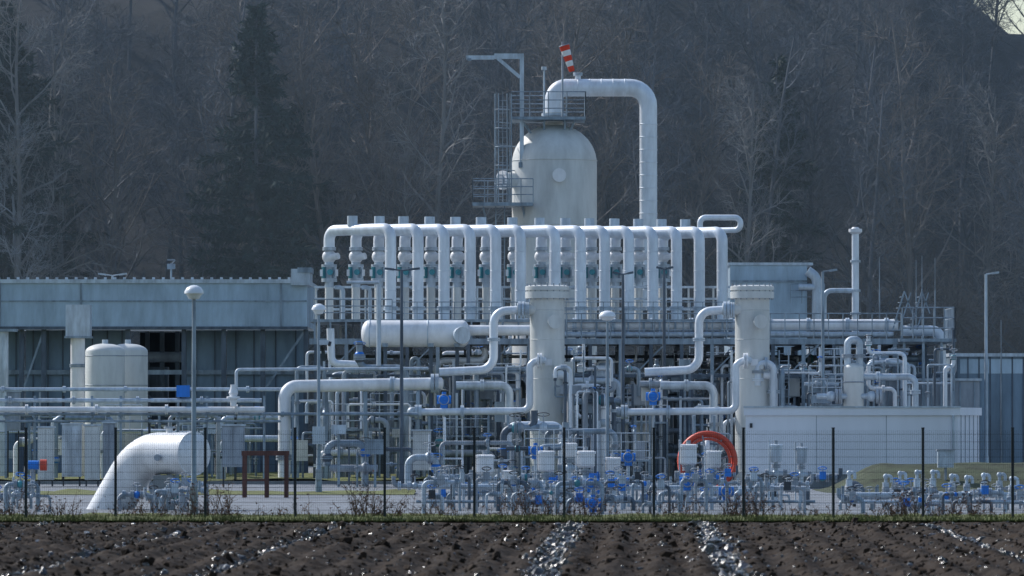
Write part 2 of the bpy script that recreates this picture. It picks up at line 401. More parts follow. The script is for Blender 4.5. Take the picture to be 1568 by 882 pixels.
c.cyl((X(119,d),d,0),(X(119,d),d,Z(518,d)),S(11,d),WHITE); c.flange((X(119,d),d,Z(560,d)),(0,0,1),S(12.5,d),.06,GALV); c.done()
c=B('vent_column'); c.cyl((X(5,d),d,0),(X(5,d),d,Z(508,d)),S(8,d),LGALV); c.box((X(-8,d),d-.4,Z(508,d)),(X(26,d),d+.4,Z(504,d)),GALV); c.done()
for (u0,dd) in ((161,246),(196,249)):
    t=B('storage_tank'); r_=S(30.5,dd); a=(X(u0,dd),dd,.35); b=(X(u0,dd),dd,Z(526,dd)); t.dome(a,b,r_,CREAM,28,.42)
    zb_=Z(545,dd); t.ring((X(u0,dd),dd,zb_),(0,0,1),r_,.02,GREY,28,4); t.ring((X(u0,dd),dd,Z(590,dd)),(0,0,1),r_,.02,GREY,28,4)
    t.cyl((X(u0,dd),dd,Z(528,dd)),(X(u0,dd),dd,Z(520,dd)),.13,LGALV)
    for a_ in range(4): 
        an=a_*math.pi/2+.78; t.rod((X(u0,dd)+r_*.85*math.cos(an),dd+r_*.85*math.sin(an),0),(X(u0,dd)+r_*.85*math.cos(an),dd+r_*.85*math.sin(an),.8),.08,GREY)
    t.done()
# ------------------------------------------------------------ dome vessel
d=276; cx_=X(849,d); R=S(65,d)
v=B('domed_pressure_vessel')
zs=Z(250,d); zt=Z(190,d); hd_=zt-zs
pr=[(0,0),(0,R)]+[(zs*i/6,R) for i in range(1,6)]+[(zs+hd_*math.sin(a),R*math.cos(a)) for a in [i*math.pi/2/12 for i in range(13)]]
v.lathe((cx_,d,0),(0,0,1),pr,CREAM,48)
for vv_ in (246,345): v.ring((cx_,d,Z(vv_,d)),(0,0,1),R+.005,.025,CREAM,48,6)
mx=X(855,d); an=math.asin((mx-cx_)/R); dirv=V((math.sin(an),-math.cos(an),0)); mc=V((cx_,d,Z(271,d)))+dirv*R
v.cyl(mc-dirv*.2,mc+dirv*.25,S(8,d),CREAM); v.cyl(mc+dirv*.25,mc+dirv*.33,S(10.5,d),WHITE)
nz=V((cx_-R,d-.6,Z(277,d))); v.cyl(nz+V((.6,.1,0)),nz+V((-.35,-.3,0)),S(12,d),CREAM); v.flange(nz+V((-.45,-.35,0)),(-.8,-.6,0),S(14.5,d),.08,WHITE); v.cyl(nz+V((-.55,-.43,0)),nz+V((-.6,-.47,0)),S(9,d),GREY)
v.cyl((X(848,d),d,zt-.15),(X(848,d),d,Z(172,d)),S(14,d),CREAM); v.flange((X(848,d),d,Z(178,d)),(0,0,1),S(19,d),.12,LGALV)
v.done()
pl=B('vessel_top_platform')
z0=Z(181,d); xa,xb=X(783,d),X(896,d); ya,yb=d-1.7,d+1.7
pl.box((xa,ya,z0-.14),(xb,yb,z0),GALV)
hh=Z(143,d)-z0
for a,b in (((xa,ya),(xb,ya)),((xb,ya),(xb,yb)),((xb,yb),(xa,yb)),((xa,yb),(xa,ya))): pl.rail((*a,z0),(*b,z0),hh,.8,GALV,.026)
for q in (xa+.5,xb-.5): pl.beam((q,d-.8,z0-.14),(cx_+(q-cx_)*.72,d-.7,z0-.75),.1,.1,GALV)
pl.beam((cx_-.5,d-1,zt-.5),(cx_-.5,d-1,z0-.14),.1,.1,GALV); pl.beam((cx_+.5,d-1,zt-.5),(cx_+.5,d-1,z0-.14),.1,.1,GALV)
pl.done()
pl=B('vessel_side_platform'); z1=Z(313,d); xa,xb=X(724,d),X(816,d)
pl.box((xa,d-2.7,z1-.16),(xb,d-.2,z1),GALV); h2=Z(277,d)-z1
pl.rail((xa,d-2.7,z1),(xb,d-2.7,z1),h2,.62,GALV,.026); pl.rail((xa,d-2.7,z1),(xa,d-.2,z1),h2,.8,GALV,.026)
pl.rail((xa,d-.2,z1),(X(770,d),d-.2,z1),h2,.8,GALV,.026)
for u in (740,800): pl.beam((X(u,d),d-1.5,z1-.16),(X(u,d)+.3,d-1.2,z1-1.6),.1,.1,GALV)
pl.ladder((X(770,d),d-1.9,z1),Z(146,d)-z1,.42,GALV,True)
pl.ladder((X(766,d),d-1.9,4),z1-4,.42,GALV,False)
for u in (758,783): pl.rod((X(u,d),d-2.2,z1),(X(u,d),d-2.2,Z(147,d)),.035,GALV)
for vv_ in (190,225,262): pl.rod((X(758,d),d-2.2,Z(vv_,d)),(X(790,d),d-.6,Z(vv_,d)),.03,GALV)
pl.done()
op=B('overhead_outlet_pipe'); rr=S(13.5,d)
pp=[(X(848,d),d,Z(172,d)),(X(848,d),d,Z(134,d)),(X(993,d),d,Z(134,d)),(X(993,d),d,Z(400,d))]
op.tube(pp,rr,CLAD,bend=S(28,d),n=24)
for i in range(14):
    z=Z(190,d)-i*.62; op.ring((X(993,d),d,z),(0,0,1),rr+.002,.022,CLAD,24,6)
for i in range(5): op.ring((X(885+i*18,d),d,Z(134,d)),(1,0,0),rr+.002,.022,CLAD,24,6)
op.cyl((X(885,d),d,Z(125,d)),(X(885,d),d,Z(112,d)),.14,CLAD); op.flange((X(885,d),d,Z(113,d)),(0,0,1),.22,.06,LGALV)
op.tube([(X(993,d),d,Z(400,d)),(X(993,d),d,Z(470,d))],rr,CLAD); op.done()
cr=B('davit_crane'); y=d-1.2
cr.beam((X(799,d),y,Z(250,d)),(X(799,d),y,Z(85,d)),.2,.2,LGALV)
cr.beam((X(757,d),y,Z(88,d)),(X(802,d),y,Z(88,d)),.16,.26,LGALV); cr.beam((X(714,d),y,Z(90,d)),(X(757,d),y,Z(90,d)),.12,.2,LGALV)
cr.beam((X(762,d),y,Z(91,d)),(X(796,d),y,Z(120,d)),.12,.16,LGALV); cr.box((X(716,d),y-.1,Z(95,d)),(X(722,d),y+.1,Z(91,d)),GALV)
cr.box((X(794,d),y-.15,Z(258,d)),(X(806,d),y+.6,Z(250,d)),GALV); cr.done()
an_=B('vent_mast'); an_.rod((X(833,d),d-1.2,z0),(X(833,d),d-1.2,Z(107,d)),.05,LGALV); an_.cyl((X(833,d),d-1.2,Z(109,d)),(X(833,d),d-1.2,Z(104,d)),.13,LGALV); an_.done()
ws=B('windsock'); y=d-1.3
ws.rod((X(861,d),y,z0),(X(861,d),y,Z(66,d)),.05,GREY)
a=P(864,69,y); b=P(876,109,y); L=(b-a).length
SOCKW=mat('windsock_white',(.8,.8,.78),.8,0,.1); SOCKR=mat('windsock_red',(.75,.07,.035),.8,0,.15)
for i in range(5):
    q0,q1=i/5,(i+1)/5; r0_=.25-.12*q0; r1_=.25-.12*q1
    ws.lathe(a+(b-a)*q0,b-a,[(0,r0_),(L/10,(r0_+r1_)/2+.012),(L/5,r1_)],SOCKR if i%2==0 else SOCKW,14)
ws.ring(a,b-a,.25,.025,GREY,18,6); ws.done()
# ------------------------------------------------------------ inverted U pipes
fronts=[598,640,680,720,759,797,850,889,926,963,1000,1036,1071,1106]
backs=[504,545,580,620,660,700,745,788,829,866,905,942,978,1015]
ZT=Z(351,250)
for i,(uf,ub) in enumerate(zip(fronts,backs)):
    df=249+i*.35; db=df+3.0
    o=B('inverted_u_pipe'); r_=S(8.6,250)
    xf,xb=X(uf,df),X(ub,db)
    o.tube([(xb,db,Z(383,db)),(xb,db,ZT),(xf,df,ZT),(xf,df,Z(492,df))],r_,CLAD,bend=S(15,250),n=20)
    q=.38; sx=xb+(xf-xb)*q; sy=db+(df-db)*q
    o.cyl((sx,sy,ZT+r_*.7),(sx,sy,ZT+r_+S(13,250)),S(8,250),LGALV); 
    o.flange((xf,df,Z(472,df)),(0,0,1),r_*1.25,.07,LGALV)
    for vv_ in (385,415,445): o.ring((xf,df,Z(vv_,df)),(0,0,1),r_,.014,CLAD,20,4)
    o.done()
    w=B('control_valve'); c0=V((xb,db,Z(393,db)))
    w.flange(V((xb,db,Z(381,db))),(0,0,1),r_*1.2,.06,LGALV)
    w.sphere(c0,S(11,250),WHITE); w.cyl(c0+V((0,0,-.1)),V((xb,db,Z(440,db))),S(7,250),LGALV)
    w.cyl(c0+V((-.15,-.1,-.1)),c0+V((.42,-.42,.02)),.15,WHITE)
    for s_ in (-1,1): 
        w.cyl(V((xb+s_*.24,db-.1,Z(426,db))),V((xb+s_*.24,db-.1,Z(408,db))),.09,TEAL if s_<0 else LGALV); 
        w.box((xb+s_*.34-.06,db-.4,Z(423,db)),(xb+s_*.34+.06,db-.2,Z(413,db)),WHITE)
    w.flange(V((xb,db,Z(407,db))),(0,0,1),S(12,250),.05,LGALV); w.flange(V((xb,db,Z(429,db))),(0,0,1),S(12,250),.06,LGALV)
    w.cyl(V((xb+.05,db-.45,Z(417,db))),V((xb+.05,db-.15,Z(417,db))),.13,TEAL)
    w.cyl(V((xb,db,Z(492,db))),V((xb,db,Z(438,db))),S(6.5,250),CREAM)
    w.tube([V((xb+.25,db,Z(440,db))),V((xb+.62,db,Z(440,db))),V((xb+.62,db,Z(492,db)))],.09,LGALV)
    w.done()
lp=B('loop_pipe'); dd=256
lp.tube([(X(1072,dd),dd,Z(352,dd)),(X(1072,dd),dd,Z(333,dd)),(X(1134,dd),dd,Z(333,dd)),(X(1134,dd),dd,Z(352,dd)),(X(1085,dd),dd+1,Z(352,dd))],S(4.5,dd),CLAD,bend=S(9,dd),n=14); lp.done()
# ------------------------------------------------------------ pipe rack structure
pr_=B('pipe_rack')
da,db=246.5,256
zd=Z(522,da)
us=list(range(488,1450,46))
for u in us:
    x=X(u,250)
    for y in (da,db): pr_.beam((x,y,0),(x,y,zd-.15),.16,.16,MID if u%3 else GALV)
    pr_.beam((x,da,zd-.25),(x,db,zd-.25),.14,.2,MID)
    pr_.beam((x,da,Z(575,da)),(x,db,Z(575,da)),.12,.16,MID)
xa,xb=X(478,250),X(1452,250)
pr_.box((xa,da-.1,zd-.15),(xb,da+.02,zd+.1),GALV); pr_.box((xa,da+.03,zd-.1),(xb,db,zd),MID)
pr_.box((xa,da-.06,Z(578,da)),(xb,da+.06,Z(573,da)),MID)
pr_.box((xa,db-.06,Z(545,da)),(xb,db+.06,Z(540,da)),MID)
zu=Z(492,252)
for i,u in enumerate(range(484,1125,19)):
    x=X(u,255); pr_.beam((x,254.6,zd),(x,254.6,Z(438,254.6)),.09,.09,LGALV if i%2 else CREAM)
for vv_ in (440,458,474): pr_.beam((X(482,255),254.5,Z(vv_,255)),(X(1122,255),254.5,Z(vv_,255)),.08,.1,LGALV)
pr_.box((X(478,250),da+.3,zu-.12),(X(1118,250),255,zu),GALV)
for u in range(482,1115,24): pr_.beam((X(u,247),da+.35,zd),(X(u,247),da+.35,zu),.08,.08,GALV)
for i in range(8):
    u=500+i*118; pr_.beam((X(u,da),da-.02,Z(573,da)),(X(u+46,da),da-.02,zd-.15),.06,.06,GALV)
pr_.done()
wk=B('walkway_railing')
y=da-.05
wk.rail((X(868,y),y,zd+.1),(X(1380,y),y,zd+.1),Z(480,y)-zd-.1,.62,GALV,.026)
wk.rail((X(480,y),y+.5,zu),(X(600,y),y+.5,zu),Z(458,y)-zu,.55,GALV,.026)
wk.rail((X(600,y),y+.6,zu),(X(1115,y),y+.6,zu),Z(462,y)-zu,.55,GALV,.02)
wk.rail((X(1380,y),y-.8,zd+.1),(X(1460,y),y-.8,zd+.1),Z(475,y)-zd,.5,GALV,.03)
wk.rail((X(1460,y),y-.8,zd+.1),(X(1460,y),y+5,zd+.1),Z(475,y)-zd,.5,GALV,.03)
wk.box((X(1375,y),y-.9,zd-.05),(X(1462,y),y+5,zd+.08),GALV)
for u in (1383,1412,1440,1458): wk.beam((X(u,y),y-.7,0),(X(u,y),y-.7,zd-.05),.12,.12,GALV)
wk.done()
for u0 in (1385,1412):
    st=B('access_stair'); 
    for yy in (247,248):
        st.beam((X(u0-18,yy),yy,Z(505,yy)),(X(u0,yy),yy,Z(446,yy)),.06,.1,GALV); st.beam((X(u0,yy),yy,Z(446,yy)),(X(u0+12,yy),yy,Z(480,yy)),.05,.06,GALV); st.beam((X(u0-8,yy),yy,Z(505,yy)),(X(u0+10,yy),yy,Z(448,yy)),.05,.06,GALV)
    for q in range(7):
        a=P(u0-18+18*q/7,505-59*q/7,247); st.beam(a,a+V((0,1,0)),.16,.03,GALV)
    st.done()
hv=B('horizontal_vessel'); y=243.6
hv.dome((X(553,y),y,Z(511,y)),(X(720,y),y,Z(511,y)),S(20.5,y),WHITE,32,.55)
hv.ring((X(566,y),y,Z(511,y)),(1,0,0),S(20.6,y),.03,LGALV,32,6); hv.ring((X(655,y),y,Z(511,y)),(1,0,0),S(20.6,y),.03,LGALV,32,6)
hv.flange((X(707,y),y-.75,Z(514,y)),(.25,-1,0),S(13,y),.12,LGALV); hv.cyl((X(707,y),y-.1,Z(514,y)),(X(707,y),y-.8,Z(514,y)),S(10,y),WHITE)
hv.tube([(X(718,y),y,Z(506,y)),(X(815,y),y,Z(506,y))],S(8,y),WHITE)
for u in (590,660,700): hv.box((X(u,y)-.12,y-.4,zd-.3),(X(u,y)+.12,y+.4,Z(524,y)),GALV); hv.beam((X(u,y),y,0),(X(u,y),y,zd-.3),.16,.16,MID)
hv.done()
hp=B('header_pipe'); y=246.0
hp.tube([(X(735,y),y+1.2,Z(497,y)),(X(1378,y),y+1.2,Z(497,y))],S(9,y),WHITE,n=18); hp.tube([(X(865,y),y+.8,Z(512,y)),(X(1370,y),y+.8,Z(512,y))],S(4.5,y),LGALV)
for u in range(760,1370,60): hp.flange((X(u,y),y+1.2,Z(497,y)),(1,0,0),S(11,y),.07,LGALV)
y=248.2
hp.tube([(X(1378,y),y-1,Z(507,y)),(X(1438,y),y-1,Z(507,y)),(X(1438,y),y-1,Z(585,y))],S(8,y),CLAD,bend=S(14,y),n=16)
hp.done()
# ------------------------------------------------------------ column filters
def filt(u,ub,vtop=437):
    d=239; c=B('filter_column'); r_=S(26.5,d); x=X(u,d); zt=Z(vtop+20,d)
    c.lathe((x,d,0),(0,0,1),[(0,0),(0,r_*1.05),(.5,r_*1.05),(.5,r_),(zt-.1,r_),(zt,r_*1.02),(zt,r_*1.27),(zt+.28,r_*1.27),(zt+.28,r_*1.2),(zt+.34,r_*1.2),(zt+.34,r_*1.27),(zt+.5,r_*1.27),(zt+.55,r_*1.1),(zt+.55,0)],CREAM,32)
    for k in range(20):
        an=k*2*math.pi/20; c.cyl((x+r_*1.19*math.cos(an),d+r_*1.19*math.sin(an),zt-.06),(x+r_*1.19*math.cos(an),d+r_*1.19*math.sin(an),zt+.62),.03,GREY,6)
    mc=V((x+.25,d-r_,Z(493,d))); c.cyl(mc+V((0,.3,0)),mc+V((.05,-.22,0)),S(8,d),CREAM); c.cyl(mc+V((.05,-.22,0)),mc+V((.07,-.3,0)),S(11,d),CREAM)
    c.cyl(mc+V((.1,.3,-1.9)),mc+V((.1,-.12,-1.9)),.1,CREAM); c.box((x-.1,d-r_-.03,Z(560,d)),(x+.2,d-r_+.1,Z(550,d)),WHITE)
    for vv_ in (475,520,580): c.ring((x,d,Z(vv_,d)),(0,0,1),r_,.016,CREAM,32,4)
    lx=lambda du:x+S(du,d)
    y=d-.3
    c.tube([(x-r_*.5,y,Z(474,d)),(lx(-46),y,Z(474,d))],S(9,d),CREAM); c.flange((lx(-40),y,Z(475,d)),(1,0,0),S(13,d),.11,LGALV)
    c.flange((lx(-31),y,Z(475,d)),(1,0,0),S(12,d),.07,LGALV)
    c.tube([(lx(-44),y,Z(475,d)),(lx(-82),y,Z(477,d)),(lx(-82),y,Z(566,d)),(lx(-165),y,Z(570,d))],S(6.5,d),CLAD,bend=S(22,d),n=16)
    c.flange((lx(-82),y,Z(520,d)),(0,0,1),S(9.5,d),.06,LGALV)
    y2=d-1.2
    c.tube([(x,d-.3,Z(552,d)),(lx(-14),y2,Z(552,d)),(lx(-27),y2,Z(558,d)),(lx(-27),y2,Z(629,d)),(lx(-195),y2,Z(631,d))],S(5.5,d),CLAD,bend=S(12,d),n=16)
    c.flange((lx(-12),y2+.1,Z(553,d)),(1,0,0),S(12,d),.08,WHITE)
    c.flange((lx(-197),y2,Z(631,d)),(1,0,0),S(11,d),.12,LGALV); c.flange((lx(-130),y2,Z(631,d)),(1,0,0),S(10,d),.06,LGALV)
    c.sphere((lx(-206),y2,Z(631,d)),S(8,d),LGALV)
    for du in (-180,-90,-60): c.beam((lx(du),y2,0),(lx(du),y2,Z(637,d)),.1,.1,GALV)
    c.tube([(lx(-140),d+1,Z(590,d)),(lx(-58),d+1,Z(590,d)),(lx(-58),d+1,Z(735,d))],S(6.5,d),LGALV,bend=S(14,d),n=14)
    c.flange((lx(-100),d+1,Z(590,d)),(1,0,0),S(9,d),.07,LGALV); c.flange((lx(-58),d+1,Z(650,d)),(0,0,1),S(9,d),.07,GREY)
    c.tube([(x+r_*.6,d-.5,Z(575,d)),(lx(32),d-.5,Z(575,d)),(lx(32),d-.5,Z(690,d))],.17,WHITE,n=12)
    c.flange((lx(32),d-.5,Z(600,d)),(0,0,1),.27,.06,LGALV); c.flange((lx(32),d-.5,Z(630,d)),(0,0,1),.27,.06,LGALV)
    c.ladder((lx(48),d-.2,.2),5.4,.4,GALV,False)
    c.done()
filt(838,0); filt(1152,0)
# ------------------------------------------------------------ pipework clutter
cm=[LGALV,GALV,CLAD,GALV,GALV,GREY,MID,MID,WHITE]
def clutter(seed,u0,u1,v0,v1,d0,d1,n):
    random.seed(seed); o=B('process_pipework')
    for i in range(n):
        d=random.uniform(d0,d1); r_=random.choice((.04,.04,.05,.07,.09,.12,.15)); m=random.choice(cm)
        ua=random.uniform(u0,u1); va=random.uniform(v0,v1); le=random.uniform(20,110)*random.choice((-1,1)); ub=min(max(ua+le,u0-10),u1+10)
        k=random.random()
        if k<.45:
            pts=[(X(ua,d),d,0),(X(ua,d),d,Z(va,d)),(X(ub,d),d,Z(va,d)),(X(ub,d),d,random.choice((0,Z(va+random.uniform(15,50),d))))]
        elif k<.7:
            pts=[(X(ua,d),d,0),(X(ua,d),d,Z(va,d)),(X(ub,d),d,Z(va,d)),(X(ub,d),d,Z(va-random.uniform(10,40),d))]
        elif k<.85:
            pts=[(X(ua,d),d,0),(X(ua,d),d,Z(va,d)),(X(ua,d),d+2,Z(va,d))]
        else:
            pts=[(X(ua,d),d,Z(va,d)),(X(ub,d),d,Z(va,d))]
        o.tube(pts,r_,m,bend=r_*2.5,n=10)
        for _ in range(random.randint(1,3)):
            q=random.randint(0,len(pts)-2); a=V(pts[q]); b=V(pts[q+1])
            if (b-a).length<.5: continue
            p=a.lerp(b,random.uniform(.3,.8)); o.flange(p,b-a,r_*1.7,.05,random.choice((LGALV,GREY,m)))
            if random.random()<.4:
                o.sphere(p,r_*1.5,random.choice((LGALV,GREY,TEAL,BLUE if random.random()<.4 else MID)),10); o.rod(p,p+V((0,-.1,r_*3.5)),.025,GREY); o.ring(p+V((0,-.1,r_*3.5)),(0,.3,1),r_*1.3+.05,.018,random.choice((GREY,BLUE,DARK)),14,4)
    for i in range(n//5):
        d=random.uniform(d0,d1); u=random.uniform(u0,u1); w=random.uniform(.2,.5); vz=Z(random.uniform(v0,v1),d); h=random.uniform(.3,.9)
        o.box((X(u,d)-w,d-.2,vz-h),(X(u,d)+w,d+.2,vz),random.choice((LGALV,GREY,GALV,CREAM))); o.box((X(u,d)-.05,d-.05,0),(X(u,d)+.05,d+.05,vz-h),GALV)
    for i in range(n//4):
        d=random.uniform(d0,d1); u=random.uniform(u0,u1); o.beam((X(u,d),d,0),(X(u,d),d,Z(random.uniform(v0-15,v1-20),d)),.1,.1,random.choice((GALV,MID,LGALV)))
    for i in range(n//12):
        d=random.uniform(d0,d1-2); u=random.uniform(u0,u1-60); z=Z(random.uniform(v0+20,v1-10),d); L=random.uniform(1.2,2.6)
        o.box((X(u,d),d,z-.08),(X(u,d)+L,d+1,z),GALV); o.rail((X(u,d),d,z),(X(u,d)+L,d,z),1.05,.6,LGALV,.022)
        for q in (0,L): o.beam((X(u,d)+q,d+.05,0),(X(u,d)+q,d+.05,z),.08,.08,GALV)
    o.done()
clutter(1,450,640,560,700,240,246,34)
clutter(2,640,820,545,700,241,256,44)
clutter(3,860,1130,545,700,240,256,74)
clutter(4,1170,1340,545,640,238,256,50)
clutter(5,1340,1450,530,600,240,256,20)
clutter(6,0,430,630,700,240,256,36)
clutter(7,480,1450,535,600,256,262,70)
clutter(8,860,930,560,620,236,238,10)
clutter(9,500,1130,650,720,225,234,26)
eb=B('equipment_shed'); d=262
for a,b,t,m in ((735,810,575,GREY),(1240,1300,530,LGALV),(560,640,575,GREY),(900,960,560,GREY),(1085,1125,565,LGALV)):
    eb.box((X(a,d),d,0),(X(b,d),d+3,Z(t,d)),m); eb.box((X(a,d)-.1,d-.1,Z(t,d)),(X(b,d)+.1,d+3.1,Z(t,d)+.12),GALV)
    for u in range(a+8,b,12): eb.box((X(u,d)-.02,d-.03,0),(X(u,d)+.02,d-.003,Z(t,d)),GALV)
eb.done()
rb=B('turbine_enclosure'); d=290
x0_,x1_=X(1118,d),X(1236,d); rb.box((x0_,d,0),(x1_,d+8,Z(406,d)),FASCIA); rb.box((x0_-.1,d-.1,Z(406,d)),(x1_+.3,d+8.1,Z(402,d)),LGALV)
for u in range(1124,1236,9): rb.box((X(u,d),d-.05,0),(X(u,d)+.08,d-.004,Z(407,d)),FASCIA)
rb.box((x0_,d-.12,Z(432,d)),(x1_,d-.06,Z(429,d)),GALV)
rb.tube([(X(1236,d),d-.5,Z(415,d)),(X(1250,d),d-.5,Z(425,d)),(X(1250,d),d-.5,Z(500,d))],.25,LGALV); rb.rail((X(1210,d),d-.5,Z(465,d)),(X(1262,d),d-.5,Z(465,d)),1.0,.5,GALV)
rb.tube([(X(1222,d),d-.6,Z(440,d)),(X(1255,d),d-.6,Z(440,d)),(X(1255,d),d-.6,Z(500,d))],.15,LGALV)
rb.done()
for (a,b,t,bt,d,m) in ((1345,1500,583,640,246,GREY),):
    e=B('acoustic_enclosure'); e.box((X(a,d),d,0),(X(b,d),d+4,Z(t,d)),m); e.box((X(a,d)-.1,d-.1,Z(t,d)),(X(b,d)+.1,d+4.1,Z(t,d)+.1),LGALV)
    for u in range(a+15,b,22): e.box((X(u,d)-.03,d-.04,0),(X(u,d)+.03,d-.004,Z(t,d)-.02),GALV)
    e.done()
lb=B('far_low_building'); d=296; lb.box((X(1455,d),d,0),(X(1800,d),d+10,Z(546,d)),WALLP); lb.box((X(1453,d),d-.2,Z(546,d)),(X(1802,d),d+10,Z(541,d)),LGALV)
for u in range(1465,1800,17): lb.box((X(u,d)-.04,d-.05,0),(X(u,d)+.04,d-.004,Z(547,d)),MID)
lb.box((X(1470,d),d-.03,Z(572,d)),(X(1790,d),d-.002,Z(550,d)),FASCIA)
lb.done()
s_=B('vent_stack'); d=252; x=X(1310,d)
s_.cyl((x,d,0),(x,d,Z(357,d)),S(5.5,d),CLAD,18); s_.lathe((x,d,Z(358,d)),(0,0,1),[(0,0),(0,.2),(.08,.3),(.22,.3),(.22,.2),(.3,.12),(.3,0)],WHITE,18)
s_.tube([(x,d,Z(445,d)),(X(1262,d),d,Z(445,d)),(X(1262,d),d,Z(500,d))],S(4,d),LGALV,n=10)
for vv_ in (400,445,480): s_.flange((x,d,Z(vv_,d)),(0,0,1),S(8,d),.04,LGALV)
s_.done()
for u,vt in ((1347,393),(1403,398),(1412,392),(1432,395),(1533,490)):
    m_=B('lightning_rod'); m_.rod((X(u,258),258,0),(X(u,258),258,Z(vt+50,258)),.03,GALV); m_.rod((X(u,258),258,Z(vt+50,258)),(X(u,258),258,Z(vt,258)),.016,GALV); m_.done()
sv=B('separator_vessel'); d=236; x=X(1307,d)
sv.dome((x,d,Z(640,d)),(x,d,Z(556,d)),S(15.5,d),CREAM,24,.5); sv.ring((x,d,Z(585,d)),(0,0,1),S(15.5,d),.03,GREY,24,5)
sv.tube([(x-.25,d,Z(560,d)),(x-.25,d,Z(520,d)),(x+.25,d,Z(520,d)),(x+.25,d,Z(560,d))],S(5.5,d),LGALV,bend=.22,n=12); sv.flange((x-.25,d,Z(545,d)),(0,0,1),.24,.06,GREY); sv.flange((x+.25,d,Z(545,d)),(0,0,1),.24,.06,GREY)
for q in (-.3,.3): sv.beam((x+q,d,0),(x+q,d,Z(630,d)),.1,.1,GREY)
sv.tube([(x+.3,d+.2,Z(577,d)),(X(1402,d),d+.2,Z(577,d)),(X(1402,d),d+.2,Z(640,d))],S(5,d),LGALV,bend=.3); sv.flange((X(1345,d),d+.2,Z(577,d)),(1,0,0),.22,.07,LGALV); sv.flange((X(1402,d),d+.2,Z(600,d)),(0,0,1),.22,.07,LGALV)
for u in (1272,1334): sv.sphere((X(u,d),d-.2,Z(607,d)),.22,LGALV); sv.flange((X(u,d)+.3,d-.2,Z(607,d)),(1,0,0),.3,.1,GREY)
sv.tube([(X(1250,d),d-.2,Z(607,d)),(X(1340,d),d-.2,Z(607,d))],.12,LGALV); sv.done()
# ------------------------------------------------------------ left pipes
lpw=B('large_collector_pipe'); d=238.5
lpw.tube([(X(675,d),d+1.5,Z(587,d)),(X(437,d),d-1,Z(592,d)),(X(437,d),d-1,0)],S(9.5,d),WHITE,bend=S(20,d),n=20)
lpw.flange((X(600,d),d+.7,Z(588.5,d)),(1,0,0),S(12,d),.08,LGALV); lpw.flange((X(437,d),d-1,Z(700,d)),(0,0,1),S(13,d),.1,GREY)
for u in (500,560,640): lpw.beam((X(u,d),d,0),(X(u,d),d,Z(600,d)),.14,.14,GALV)
lpw.flange((X(665,d),d+1.4,Z(587,d)),(1,0,0),S(15,d),.14,LGALV)
lpw.done()
pb=B('pipe_bridge'); d=236.8
for v_,r_,a,b,m in ((596,3,-300,450,LGALV),(613,3.5,-300,400,LGALV),(627,4.5,-300,405,WHITE),(634,2.5,-300,640,GALV),(645,2,-300,430,GALV)):
    pb.tube([(X(a,d),d+(v_%3)*.4,Z(v_,d)),(X(b,d),d+(v_%3)*.4,Z(v_,d))],S(r_,d),m,n=10)
    for u in range(a+20,b,67+int(r_*9)): pb.flange((X(u,d),d+(v_%3)*.4,Z(v_,d)),(1,0,0),S(r_*1.7,d),.05,m)
for u in range(-300,450,44):
    pb.beam((X(u,d),d+.4,0),(X(u,d),d+.4,Z(606,d)),.1,.1,GALV if u%3 else DARK); pb.beam((X(u,d),d-.4,Z(634,d)-.1),(X(u,d),d+1.2,Z(634,d)-.1),.08,.08,GALV)
pb.tube([(X(362,d),d,Z(600,d)),(X(362,d),d,Z(566,d)),(X(655,d),d+1,Z(564,d))],S(2.5,d),LGALV,bend=.15,n=8)
pb.tube([(X(500,d),d+5,Z(500,d)),(X(502,d),d+5,Z(555,d)),(X(550,d),d+5,Z(557,d))],S(6,d),CLAD,bend=.3)
pb.tube([(X(580,d),d,Z(436,d)),(X(580,d),d,Z(560,d))],S(3.5,d),LGALV); pb.tube([(X(580,d),d+.6,Z(432,d)),(X(530,d),d+.6,Z(432,d))],S(2.5,d),LGALV)
pb.lathe((X(358,d),d-.3,Z(622,d)),(0,0,1),[(0,.12),(.3,.15),(.32,.28),(.4,.28),(.42,.15),(.55,.2),(.75,.12),(.9,.12),(.9,0)],WHITE,16)
pb.box((X(270,d),d+.1,Z(608,d)),(X(290,d),d+.6,Z(590,d)),BLUE)
pb.done()
for a,b,t,bo,d,m in ((58,82,655,735,228,CREAM),(95,124,650,730,229,LGALV),(130,152,652,735,228,CREAM),(158,176,648,735,230,GREY),(340,374,652,715,226,GREY),(632,660,660,720,232,CREAM),(10,30,600,660,240,GREY)):
    c=B('control_cabinet'); c.box((X(a,d),d,Z(bo,d)),(X(b,d),d+.5,Z(t,d)),m); c.box((X(a,d)-.05,d-.08,Z(t,d)),(X(b,d)+.05,d+.55,Z(t,d)+.06),LGALV)
    c.box((X(a,d)+.04,d-.03,Z(bo,d)+.06),((X(a,d)+X(b,d))/2-.01,d-.003,Z(t,d)-.05),m); c.box(((X(a,d)+X(b,d))/2+.01,d-.03,Z(bo,d)+.06),(X(b,d)-.04,d-.003,Z(t,d)-.05),m)
    for u in (a+2,b-2): c.box((X(u,d)-.03,d+.1,0),(X(u,d)+.03,d+.2,Z(bo,d)),DARK)
    c.done()
bs=B('rusty_steel_frame'); d=196
for u in (374,408,438):
    for y in (d,d+.8): bs.beam((X(u,d),y,0),(X(u,d),y,Z(694,d)),.12,.12,BROWN)
for y in (d,d+.8): bs.beam((X(370,d),y,Z(694,d)),(X(442,d),y,Z(694,d)),.14,.16,BROWN)
bs.beam((X(374,d),d,Z(735,d)),(X(408,d),d,Z(735,d)),.08,.08,BROWN); bs.done()
